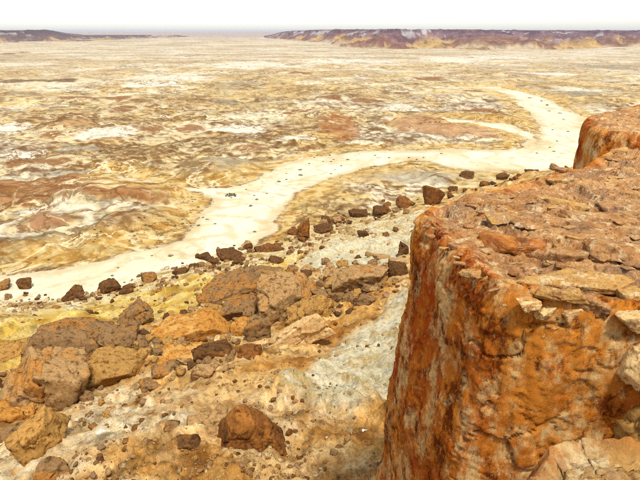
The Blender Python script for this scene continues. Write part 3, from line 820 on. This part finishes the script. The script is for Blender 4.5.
along([(150, 372), (190, 366), (235, 356)], 40, (10, 7), (6, 12), ['grey', 'tan', 'dark'],
      "brown stone in the rubble below the long bench shaped block", "rubble below the bench shaped block")
along([(300, 335), (345, 300), (395, 276)], 32, (10, 5), (5, 9), ['grey', 'dark', 'rust'],
      "brown stone on the orange scree beside the wide flat boulder", "stones on the orange scree")
along([(190, 325), (240, 285), (300, 256), (120, 318), (30, 330)], 45, (16, 9), (4, 7), ['dark', 'grey', 'ochre'],
      "small stone scattered over the yellow slope", "stones on the yellow slope")
along([(70, 420), (140, 415), (210, 395), (290, 400), (350, 440), (280, 468), (150, 462)], 70, (22, 14), (3.5, 9), ['tan', 'grey', 'tan', 'ochre', 'rust'],
      "small brown stone scattered on the pale scree", "stones on the pale scree")
along([(0, 400), (60, 372), (120, 352), (160, 345), (215, 330), (250, 312), (300, 300), (345, 285), (390, 272)], 120, (13, 13), (8, 20), ['grey', 'tan', 'dark', 'ochre'],
      "medium brown rock packed into the gaps of the boulder heap", "rocks filling the boulder heap")
along([(195, 268), (250, 250), (300, 236), (340, 220), (375, 212), (400, 206), (420, 200)], 64, (7, 3.5), (4, 11), ['dark', 'rust', 'grey', 'tan'],
      "dark rubble rock on the crest between the larger crest boulders", "rubble along the slope crest")
along([(5, 410), (40, 425), (75, 415), (90, 395), (140, 350)], 24, (9, 7), (6, 12), ['ochre', 'tan', 'grey'],
      "ochre stone in the rubble around the largest tan block", "rubble around the largest tan block")

def scatter_mesh(name, n, mats_cols, sampler, seed, parent=None, label=None):
    r = np.random.RandomState(seed)
    vs, fs, cs, off = [], [], [], 0
    protos = [rock_shape(4000 + i * 3, 2, (1, .85, .6), planes=6, boxy=.5, rough=1.0) for i in range(6)]
    pts, sizes = sampler(n, r); h = pts[:, 2]
    for k in range(len(pts)):
        P, Fc = protos[r.randint(6)]
        s = sizes[k]
        Q = P @ rot(r.rand() * 6.28, r.uniform(-.5, .5), r.uniform(-.5, .5)).T * s * r.uniform(.7, 1.3, 3)
        vs.append(Q + (pts[k, 0], pts[k, 1], h[k] + 0.15 * s)); fs.append(Fc + off); off += len(P)
        cs.append(np.tile(mats_cols[r.randint(len(mats_cols))] * r.uniform(.7, 1.15), (len(P), 1)))
    o = link(name, mesh_np(name, np.concatenate(vs), np.concatenate(fs), np.concatenate(cs), smooth=False), M_SLOPE)
    return tag(o, label, kind='stuff')
def slope_sampler(n, r):
    ok = _vi[(fld['L'][_vi] > -1) & (fld['L'][_vi] < 84) & (V[_vi, 0] < 16)]
    k = ok[r.randint(len(ok), size=n)]
    p = V[k] + np.column_stack([r.uniform(-.05, .05, (n, 2)), np.zeros(n)])
    t = np.linalg.norm(p - np.array([0, 0, CAMZ]), axis=1)
    clump = fbm2(p[:, 0], p[:, 1], 5.0, 3, 77)
    keep = (clump + 0.8 * fbm2(p[:, 0], p[:, 1], 1.6, 2, 87) + r.uniform(-.35, .35, n) > 0) & ~((claym[k] > 0.5) & (r.rand(n) < .6))
    return p[keep], (0.5 / F * t[keep]) * (0.9 + 6.0 * r.rand(keep.sum()) ** 5)
scatter_mesh("pebbles", 17000, [C(166, 118, 64), C(192, 144, 88), C(210, 166, 108), C(136, 94, 54), C(226, 196, 146), C(180, 140, 98)], slope_sampler, 8,
             label="loose brown pebbles covering the scree slope")

# ------------------------------------------------------------------ cliff outcrops
def outcrop_mat(name, pale=False):
    m, nt, b = new_mat(name, 1.0, 0.03)
    tc = nt.nodes.new("ShaderNodeNewGeometry"); P = tc.outputs['Position']
    top = nnode(nt, "ShaderNodeAttribute", attribute_name="top").outputs['Fac']
    mp = nnode(nt, "ShaderNodeMapping"); mp.inputs['Scale'].default_value = (1.0, 1.0, 0.6)
    nt.links.new(P, mp.inputs['Vector']); Vs = mp.outputs[0]
    a = noise(nt, Vs, 0.8, 5, 0.6, 0.5); b2 = noise(nt, Vs, 2.6, 9, 0.72, 0.0); c2 = noise(nt, Vs, 9.0, 9, 0.74, 0.0); d2 = noise(nt, Vs, 34.0, 6, 0.7)
    off = nnode(nt, "ShaderNodeVectorMath", operation='ADD'); nt.links.new(Vs, off.inputs[0]); off.inputs[1].default_value = (13, 7, 31)
    e2 = noise(nt, off.outputs[0], 1.6, 9, 0.74, 0.0); f2 = noise(nt, off.outputs[0], 4.0, 9, 0.8, 0.0); g2 = noise(nt, off.outputs[0], 14.0, 8, 0.75, 0.0)
    # red face: rust with golden and cream blotches and dark desert varnish
    fa = nnode(nt, "ShaderNodeAttribute", attribute_name="facet").outputs['Fac']
    ad = nnode(nt, "ShaderNodeMath", operation='MULTIPLY_ADD'); nt.links.new(fa, ad.inputs[0]); ad.inputs[1].default_value = 0.22; nt.links.new(a, ad.inputs[2])
    face = mix(nt, ramp(nt, ad.outputs[0], [(0.48, 0.0), (0.70, 1.0)]), C(190, 84, 20), C(230, 144, 52))
    face = mix(nt, ramp(nt, e2, [(0.53, 0.0), (0.62, 0.75)]), face, C(228, 164, 84))
    face = mix(nt, ramp(nt, b2, [(0.50, 0.0), (0.59, 0.9)]), face, C(112, 44, 12))
    broad = mix(nt, 1.0, ramp(nt, e2, [(0.47, 0.0), (0.57, 1.0)]), ramp(nt, f2, [(0.44, 0.0), (0.53, 0.9)]), 'MULTIPLY')
    face = mix(nt, broad, face, C(244, 204, 138))
    face = mix(nt, ramp(nt, f2, [(0.59, 0.0), (0.64, 0.7)]), face, C(244, 206, 144))
    face = mix(nt, ramp(nt, g2, [(0.61, 0.0), (0.67, 0.6)]), face, C(244, 206, 146))
    face = mix(nt, 1.0, face, ramp(nt, c2, [(0.30, 0.5), (0.5, 1.0), (0.7, 1.25)]), 'MULTIPLY')
    # weathered top: tan, brown and grey flakes
    cs = ([C(232, 182, 108), C(218, 164, 92), C(190, 150, 110), C(250, 222, 166), C(160, 104, 56)] if pale else
          [C(222, 170, 112), C(190, 132, 80), C(166, 130, 100), C(246, 216, 164), C(112, 70, 40)])
    ad2 = nnode(nt, "ShaderNodeMath", operation='MULTIPLY_ADD'); nt.links.new(fa, ad2.inputs[0]); ad2.inputs[1].default_value = 0.25; nt.links.new(b2, ad2.inputs[2])
    tp = mix(nt, ramp(nt, ad2.outputs[0], [(0.52, 0.0), (0.72, 1.0)]), cs[0], cs[1])
    tp = mix(nt, ramp(nt, e2, [(0.52, 0.0), (0.60, 0.8)]), tp, cs[2])
    tp = mix(nt, ramp(nt, f2, [(0.53, 0.0), (0.60, 0.9)]), tp, cs[3])
    tp = mix(nt, ramp(nt, c2, [(0.53, 0.0), (0.62, 0.8)]), tp, cs[4])
    tp = mix(nt, 1.0, tp, ramp(nt, d2, [(0.3, 0.65), (0.5, 1.0), (0.7, 1.2)]), 'MULTIPLY')
    c = mix(nt, top, face, tp)
    nt.links.new(c, b.inputs['Base Color'])
    h2 = noise(nt, P, 80.0, 5, 0.7)
    hsum = mix(nt, 0.5, mix(nt, 0.35, c2, d2), h2)
    bump(nt, b, hsum, 1.0, 0.03)
    return m
M_OUT = outcrop_mat("red_capstone")
M_LEDGE = outcrop_mat("pale_capstone", True)

def outcrop(name, outline, centre, drop_top, drop_base, seed, nu, ns, nt_, label, batter=0.05, tilt=(0, 0), amp=1.0, edge=0.18, topw=0.45, mat=None, tsc=1.0):
    P0 = np.array(outline, float); c = np.array(centre, float)
    # smooth closed outline, sampled more densely where it is near the camera
    n = len(P0); dense = []
    for i in range(n):
        p1, p2 = P0[i], P0[(i + 1) % n]
        for t in np.linspace(0, 1, 60, endpoint=False):
            dense.append(p1 + (p2 - p1) * t)
    dense = np.array(dense)
    for _ in range(14): dense = (np.roll(dense, 1, 0) + dense * 2 + np.roll(dense, -1, 0)) / 4
    sl = np.linalg.norm(np.roll(dense, -1, 0) - dense, axis=1)
    w = sl / np.maximum(np.hypot(dense[:, 0], dense[:, 1]), 1.0) ** 1.2
    tg0 = np.roll(dense, -1, 0) - np.roll(dense, 1, 0); nn0 = np.stack([tg0[:, 1], -tg0[:, 0]], 1)
    if np.mean(np.einsum('ij,ij->i', nn0, dense - c)) < 0: nn0 = -nn0
    w = w * np.where((np.einsum('ij,ij->i', nn0, -dense) > 0) | (np.arctan2(dense[:, 0], dense[:, 1]) < 0.72) & (dense[:, 1] > 0), 1.0, 0.2)   # hidden sides get fewer columns
    cum = np.concatenate([[0], np.cumsum(w)]); ut = np.linspace(0, cum[-1], nu, endpoint=False)
    dd = np.concatenate([dense, dense[:1]])
    O = np.stack([np.interp(ut, cum, dd[:, k]) for k in range(2)], 1)
    tg = np.roll(O, -1, 0) - np.roll(O, 1, 0); tg /= np.linalg.norm(tg, axis=1)[:, None]
    nh = np.stack([tg[:, 1], -tg[:, 0]], 1)
    if np.mean(np.einsum('ij,ij->i', nh, O - c)) < 0: nh = -nh
    rows, norms, tops = [], [], []
    zt = CAMZ - drop_top; depth = drop_base - drop_top
    nlow = max(ns // 8, 6); vis = min(6.5, depth * 0.8) / depth
    for q in np.concatenate([np.linspace(1, vis, nlow, endpoint=False), np.linspace(vis, 0, ns - nlow, endpoint=False)]):
        z = zt - q * depth
        rr_ = O + nh * (batter * q * depth - edge * math.exp(-q * depth / 0.22))
        rows.append(np.column_stack([rr_, np.full(nu, z)])); norms.append(np.column_stack([nh, np.full(nu, 0.8 * math.exp(-q * depth / 0.18))])); tops.append(np.full(nu, float(sst(0.0, topw, 0.04)) * math.exp(-q * depth / 0.05)))
    O2 = O - nh * edge
    for q in np.linspace(0, 1, nt_) ** 1.25:
        k = 1 - 0.985 * q
        rr_ = c + (O2 - c) * k
        dist = np.linalg.norm(O2 - c, axis=1) * (1 - k)
        rows.append(np.column_stack([rr_, np.full(nu, zt) + 0.06 * np.minimum(dist, 0.5)])); norms.append(np.column_stack([nh * (0.8 * np.exp(-dist / 0.2))[:, None], np.ones(nu)])); tops.append(sst(0.0, topw, dist + 0.04))
    V_ = np.concatenate(rows).astype(f32); Nn = np.concatenate(norms); Nn /= np.linalg.norm(Nn, axis=1)[:, None]; tp = np.concatenate(tops).astype(f32)
    V_[:, 2] += (tilt[0] * (V_[:, 0] - c[0]) + tilt[1] * (V_[:, 1] - c[1])) * tp
    A = V_ + seed
    big = 0.20 * fbm3(A, 2.2, 2, seed) + 0.02 * fbm3(A, 0.6, 3, seed + 3)
    fine = 0.05 * fbm3(A, 0.22, 5, seed + 6, 0.6)
    cA, kA, vA = chip(A, 1.1 * tsc, seed + 11, (1, 1, 1.5), 0.35, 0.8)
    cB, kB, vB = chip(A, 0.42 * tsc, seed + 12, (1, 1, 1.2), 0.35, 0.9)
    cC, kC, _ = chip(A, 0.15 * tsc, seed + 13, (1, 1, 1), 0.35, 1.0)
    side_d = big * 0.7 + 0.055 * cA + 0.035 * cB + 0.018 * cC + 0.10 * fine - 0.07 * sst(0.04, 0.0, kA) * (vA > 0.7) - 0.025 * sst(0.05, 0.0, kB) * (vB > 0.6)
    # bedded plates on top, broken along joints, stepping down in thin layers
    B = A * np.array([1, 1, 0.15])
    tA, jA, wA = chip(B, 1.0 * tsc, seed + 31, (1.7, 1, 1), 0.4, 0.25)
    tB, jB, wB = chip(B, 0.40 * tsc, seed + 32, (1.7, 1, 1), 0.4, 0.3)
    tC, jC, _ = chip(B, 0.16 * tsc, seed + 33, (1.6, 1, 1), 0.4, 0.5)
    fx = fbm3(B, 2.2 * tsc, 4, seed + 17, 0.5) * 2.2
    fr = fx - np.floor(fx)
    top_d = 0.07 * (np.floor(fx) + sst(0.85, 1.0, fr) + 0.2 * fr) + 0.11 * tA + 0.07 * tB + 0.032 * tC + 0.10 * fine
    top_d -= 0.06 * sst(0.06, 0.0, jA) * (wA > 0.4) + 0.03 * sst(0.08, 0.0, jB) + 0.012 * sst(0.1, 0.0, jC)
    facet = (0.5 * vA + 0.5 * vB) * (1 - tp) + (0.45 * wA + 0.55 * wB) * tp
    d_ = (side_d * (1 - tp) + top_d * tp) * amp
    V_ = V_ + (Nn * d_[:, None]).astype(f32)
    Fq = grid_faces(ns + nt_, nu, wrap=True)
    me = mesh_np(name, V_, Fq, attrs={'top': np.clip(tp + 0.25 * fine / 0.05 * 0.3 * (tp > 0.02), 0, 1), 'facet': facet})
    # outward normals
    o = link(name, me, mat or M_OUT)
    pn = np.zeros(len(Fq) * 3, f32); me.polygons.foreach_get('normal', pn); pn = pn.reshape(-1, 3)
    if pn[(ns + nt_ // 2) * nu:, 2].mean() < 0: me.flip_normals()
    return tag(o, label, "rock outcrop"), (V_, tp)

out1, (OV1, OT1) = outcrop("rock_outcrop", [(1.62, 8.95), (1.82, 7.5), (2.15, 6.0), (2.8, 5.6), (3.6, 5.4), (5, 5.1), (9, 5), (16, 6), (20, 12), (18, 19), (12, 18), (9.4, 16.4), (6.6, 13.0), (5.2, 11.9), (3.74, 10.75), (2.5, 9.85)],
               (8.0, 10.0), 3.0, 15.0, 31, 560, 290, 230, "massive red and gold cliff block with a flaky tan top", batter=0.055)
out2, _ = outcrop("rock_outcrop", [(8.7, 13.9), (7.75, 15.0), (7.85, 16.2), (9.0, 18.4), (12, 20.6), (18, 22), (22, 17), (16, 13.2), (11, 13)],
               (13.0, 17.0), 2.62, 14.0, 57, 260, 80, 80, "farther red capstone block raised behind the flaky cliff top", batter=0.0)
out3, _ = outcrop("rock_outcrop", [(0.74, 1.60), (0.96, 1.90), (1.17, 2.0), (1.44, 1.94), (2.2, 1.75), (2.7, .8), (2.4, -1.6), (-.8, -2.2), (-1.1, -.2), (0.0, .75), (.45, 1.2)],
               (1.1, 0.2), 1.72, 13.0, 83, 380, 36, 170, "pale flaky rock ledge at the viewpoint in front of the red cliff block", batter=0.02, amp=0.55, edge=0.08, topw=0.12, mat=M_LEDGE, tsc=0.4)

# slabs and flakes lying bedded in the top of the big block
def top_z(x, y):
    m = OT1 > 0.8
    d = (OV1[m, 0] - x) ** 2 + (OV1[m, 1] - y) ** 2
    return OV1[m][np.argmin(d)][2]
SLABM = {}
def rim_mesh(P, Fc, top):
    return mesh_np("slab", P, Fc, attrs={'top': np.full(len(P), top, f32), 'facet': np.full(len(P), 0.5, f32)})
def slab(px, py, wpx, dpx_world, thick, yaw, mat, seed, tiltx=0.0, tilty=0.0, lift=0.1, drop=3.0, ontop=True, parent=None):
    x, y = at_z(px, py, CAMZ - drop)
    t = math.hypot(x, y, drop)
    w = 0.5 * wpx / F * t
    P, Fc = rock_shape(seed, 22 if wpx > 25 else 9, (w, dpx_world * w, thick), planes=7, boxy=1.2, rough=1.0)
    key = None
    P = P @ rot(yaw, tilty, tiltx).T
    z = (top_z(x, y) if ontop else CAMZ - drop) + thick * lift
    o = link("slab", rim_mesh(P, Fc, 0.35 if mat == 'rust' else 1.0), M_LEDGE if mat == 'light' else M_OUT, parent=parent or out1, loc=(x, y, z))
    return o
rs = np.random.RandomState(12)
SL = [(517, 250, 72, .55, .16, -.2, 'rust'), (562, 258, 58, .6, .16, .25, 'tan'), (610, 258, 62, .6, .15, -.15, 'tan'), (534, 288, 70, .36, .08, -.45, 'light'), (578, 282, 112, .30, .09, -.42, 'light'),
      (562, 299, 48, .45, .09, -.3, 'light'), (592, 300, 40, .55, .10, -.3, 'tan'), (634, 294, 50, .6, .12, .1, 'light'), (468, 244, 44, .6, .09, .5, 'tan'), (496, 270, 34, .6, .07, .1, 'light'), (522, 267, 44, .5, .06, -.1, 'tan'),
      (476, 266, 28, .7, .06, .2, 'light'), (545, 232, 60, .5, .10, .2, 'tan'), (600, 228, 70, .5, .10, -.2, 'tan'), (500, 226, 46, .5, .08, .3, 'light'), (625, 205, 60, .5, .10, .1, 'tan'), (560, 205, 48, .5, .09, -.3, 'light'), (450, 225, 34, .6, .08, .4, 'tan')]
for i, (px, py, w, dp, th, yw, mt) in enumerate(SL):
    slab(px, py, w, dp, th, yw, mt, 5000 + i * 3, tiltx=rs.uniform(-.08, .08), tilty=rs.uniform(-.08, .08))
flake_meshes = []
for i in range(14):
    mt = ['tan', 'light', 'grey', 'rust', 'tan'][i % 5]
    P, Fc = rock_shape(6000 + i * 5, 7, (1, rs.uniform(.45, .8), rs.uniform(.16, .3)), planes=7, boxy=.8, rough=1.0)
    me = rim_mesh(P, Fc, 1.0); me.materials.append(M_LEDGE if mt == 'light' else M_OUT); flake_meshes.append(me)
cnt = 0
while cnt < 110:
    px, py = rs.uniform(425, 640), rs.uniform(140, 300)
    if py < 215 - 0.33 * (px - 410) + 6 or py > 222 + 0.85 * (px - 410): continue
    x, y = at_z(px, py, CAMZ - 3.0); t = math.hypot(x, y, 3.0)
    s = 0.5 / F * t * rs.uniform(5, 17) * (0.7 + 0.6 * rs.rand() ** 2)
    o = link("slab", flake_meshes[rs.randint(14)], None, parent=out1)
    o.scale = (s, s, s * rs.uniform(.8, 1.3)); o.rotation_euler = (rs.uniform(-.12, .12), rs.uniform(-.12, .12), rs.uniform(-.6, .6))
    o.location = (x, y, top_z(x, y) + 0.08 * s); cnt += 1

# broken chunks under the overhanging slabs, and the pale blocks wedged at the right of the face
def chunk(px, py, w, h, dist_y, mat, seed, name, parent=None, label=None, cat=None, depth=0.9, roll=0.0):
    v = ray(px, py); s = dist_y / v[1]; c = np.array([v[0] * s, dist_y, CAMZ + v[2] * s])
    k = F / s
    P, Fc = rock_shape(seed, 26, (w / 2 / k, depth * w / 2 / k, h / 2 / k), planes=9, boxy=.8)
    P = P @ rot(0.1, roll).T
    o = link(name, mesh_np(name, P, Fc), ROCKM[mat], parent=parent, loc=c)
    return tag(o, label, cat) if label else o
for i, (px, py, w, h) in enumerate([(541, 313, 26, 18), (556, 324, 20, 16), (570, 312, 30, 18), (585, 322, 18, 16), (528, 304, 22, 14), (598, 313, 20, 14), (548, 334, 16, 10)]):
    chunk(px, py, w, h, 5.72, 'ochre' if i % 2 else 'light', 7000 + i * 3, "slab", parent=out1)
chunk(642, 320, 62, 30, 5.45, 'light', 7101, "boulder", label="pale cracked block wedged against the cliff face beside the overhanging slabs", cat="boulder")
chunk(648, 362, 60, 62, 5.35, 'light', 7111, "boulder", label="knobbly pale orange block below the pale cracked block", cat="boulder")
chunk(654, 424, 60, 72, 5.2, 'ochre', 7121, "boulder", label="golden block low in the crevice between cliff face and viewpoint ledge", cat="boulder")

# ------------------------------------------------------------------ shrubs on the riverbed and plain
def shrub_mesh(seed, n=110):
    r = np.random.RandomState(seed); vs, fs = [], []
    for k in range(n):
        d = r.randn(3); d[2] = abs(d[2]); d /= np.linalg.norm(d)
        p = d * np.array([1, 1, .62]) * r.uniform(.35, 1.0) ** .7
        a = r.randn(3); a /= np.linalg.norm(a); b = np.cross(a, d); b /= np.linalg.norm(b) + 1e-6
        s = r.uniform(.10, .22); q = len(vs)
        vs += [p - a * s, p + b * s * .5, p + a * s, p - b * s * .5]; fs.append((q, q + 1, q + 2, q + 3))
    for k in range(7):
        d = r.randn(3); d[2] = abs(d[2]) + .3; d /= np.linalg.norm(d); q = len(vs); e = np.cross(d, r.randn(3)); e /= np.linalg.norm(e)
        vs += [e * .03, -e * .03, d * .7 - e * .012, d * .7 + e * .012]; fs.append((q, q + 1, q + 2, q + 3))
    return mesh_np("shrub", np.array(vs), np.array(fs), smooth=False)
def leaf_mat(name, c1, c2):
    m, nt, b = new_mat(name, 0.8, 0.2)
    oi = nt.nodes.new("ShaderNodeObjectInfo"); g = nt.nodes.new("ShaderNodeNewGeometry")
    c = mix(nt, oi.outputs['Random'], c1, c2)
    c = mix(nt, 1.0, c, ramp(nt, noise(nt, g.outputs['Position'], 4.0, 3), [(0.3, .7), (.7, 1.3)]), 'MULTIPLY')
    nt.links.new(c, b.inputs['Base Color']); return m
M_SHRUB = leaf_mat("saltbush_leaves", (0.09, 0.085, 0.035), (0.15, 0.12, 0.06))
SHM = [shrub_mesh(k) for k in range(5)]
for me in SHM: me.materials.append(M_SHRUB)
rr2 = np.random.RandomState(21)
def shrub(px, py, wpx, label, group):
    p, t = hitq(px, py)
    s = 0.5 * wpx / F * t
    o = link("shrub", SHM[rr2.randint(5)], None)
    o.scale = (s * rr2.uniform(.9, 1.3), s, s * rr2.uniform(.7, 1.0)); o.rotation_euler = (0, 0, rr2.uniform(0, 6.28))
    o.location = (p[0], p[1], p[2] - 0.03 * s)
    tag(o, label, "shrub", group)
for px, py, w in [(231, 194, 11), (301, 168, 5), (300, 175, 5), (278, 180, 5), (287, 178, 3), (257, 199, 4), (250, 205, 5), (254, 195, 3), (267, 192, 3), (254, 231, 4), (214, 223, 3), (309, 163, 3), (112, 275, 4), (118, 266, 3), (171, 255, 6), (151, 254, 3),
                  (34, 257, 4), (49, 259, 4), (346, 158, 4), (341, 164, 3), (408, 156, 3), (417, 159, 3), (440, 153, 3), (388, 157, 3), (330, 160, 3), (375, 154, 3), (331, 172, 3)]:
    shrub(px, py, w, "low dark green shrub growing on the white riverbed", "shrubs on the riverbed")
for _ in range(10):
    px = rr2.uniform(230, 470); shrub(px, 158 + (px < 320) * (320 - px) * 0.42 + rr2.uniform(-4, 5), rr2.uniform(1.8, 3.2), "low dark green shrub growing on the white riverbed", "shrubs on the riverbed")
for px, py, w in [(528, 96, 3), (547, 104, 4), (558, 113, 3.5), (549, 110, 3), (540, 101, 3), (562, 119, 3), (552, 128, 3), (566, 131, 3.5), (556, 140, 3), (548, 146, 3), (553, 150, 4), (537, 153, 3)]:
    shrub(px, py, w, "small dark shrub in the narrow upper arm of the riverbed", "shrubs in the upper riverbed arm")
for _ in range(70):
    if _ % 7 == 0: cxs, cys = rr2.uniform(0, 210), rr2.uniform(0, 1)
    qx = np.clip(cxs + rr2.randn() * 9, 0, 215); qy = 262 - 0.2 * qx - 24 * cys + rr2.randn() * 3
    shrub(qx, qy, 1.4 + 3.2 * rr2.rand() ** 2.5, "small dark shrub on the golden bank above the riverbed", "shrubs on the golden bank")
for _ in range(60):
    shrub(rr2.uniform(0, 520), rr2.uniform(115, 180), 1.2 + 2.6 * rr2.rand() ** 3, "tiny dark shrub dotted over the banded plain", "shrubs on the banded plain")
shrub(70, 112, 5, "lone dark bush on the open plain beyond the banded mounds", None)

# ------------------------------------------------------------------ air between here and the horizon
hz = bpy.data.materials.new("haze"); hz.use_nodes = True
hn = hz.node_tree; hn.nodes.clear()
ho = hn.nodes.new("ShaderNodeOutputMaterial"); pv = hn.nodes.new("ShaderNodeVolumePrincipled")
pv.inputs['Color'].default_value = (0.93, 0.95, 1.0, 1); pv.inputs['Density'].default_value = 7e-5; pv.inputs['Anisotropy'].default_value = 0.2
hn.links.new(pv.outputs[0], ho.inputs['Volume'])
bx = np.array([[sx * 20500, sy * 20500, z] for z in (-12.0, 47.0) for sx, sy in ((-1, -1), (1, -1), (1, 1), (-1, 1))])
hf = np.array([(3, 2, 1, 0), (4, 5, 6, 7), (0, 1, 5, 4), (1, 2, 6, 5), (2, 3, 7, 6), (3, 0, 4, 7)])
tag(link("haze", mesh_np("haze", bx, hf, smooth=False), hz), "thin pale haze over the desert", kind='stuff')
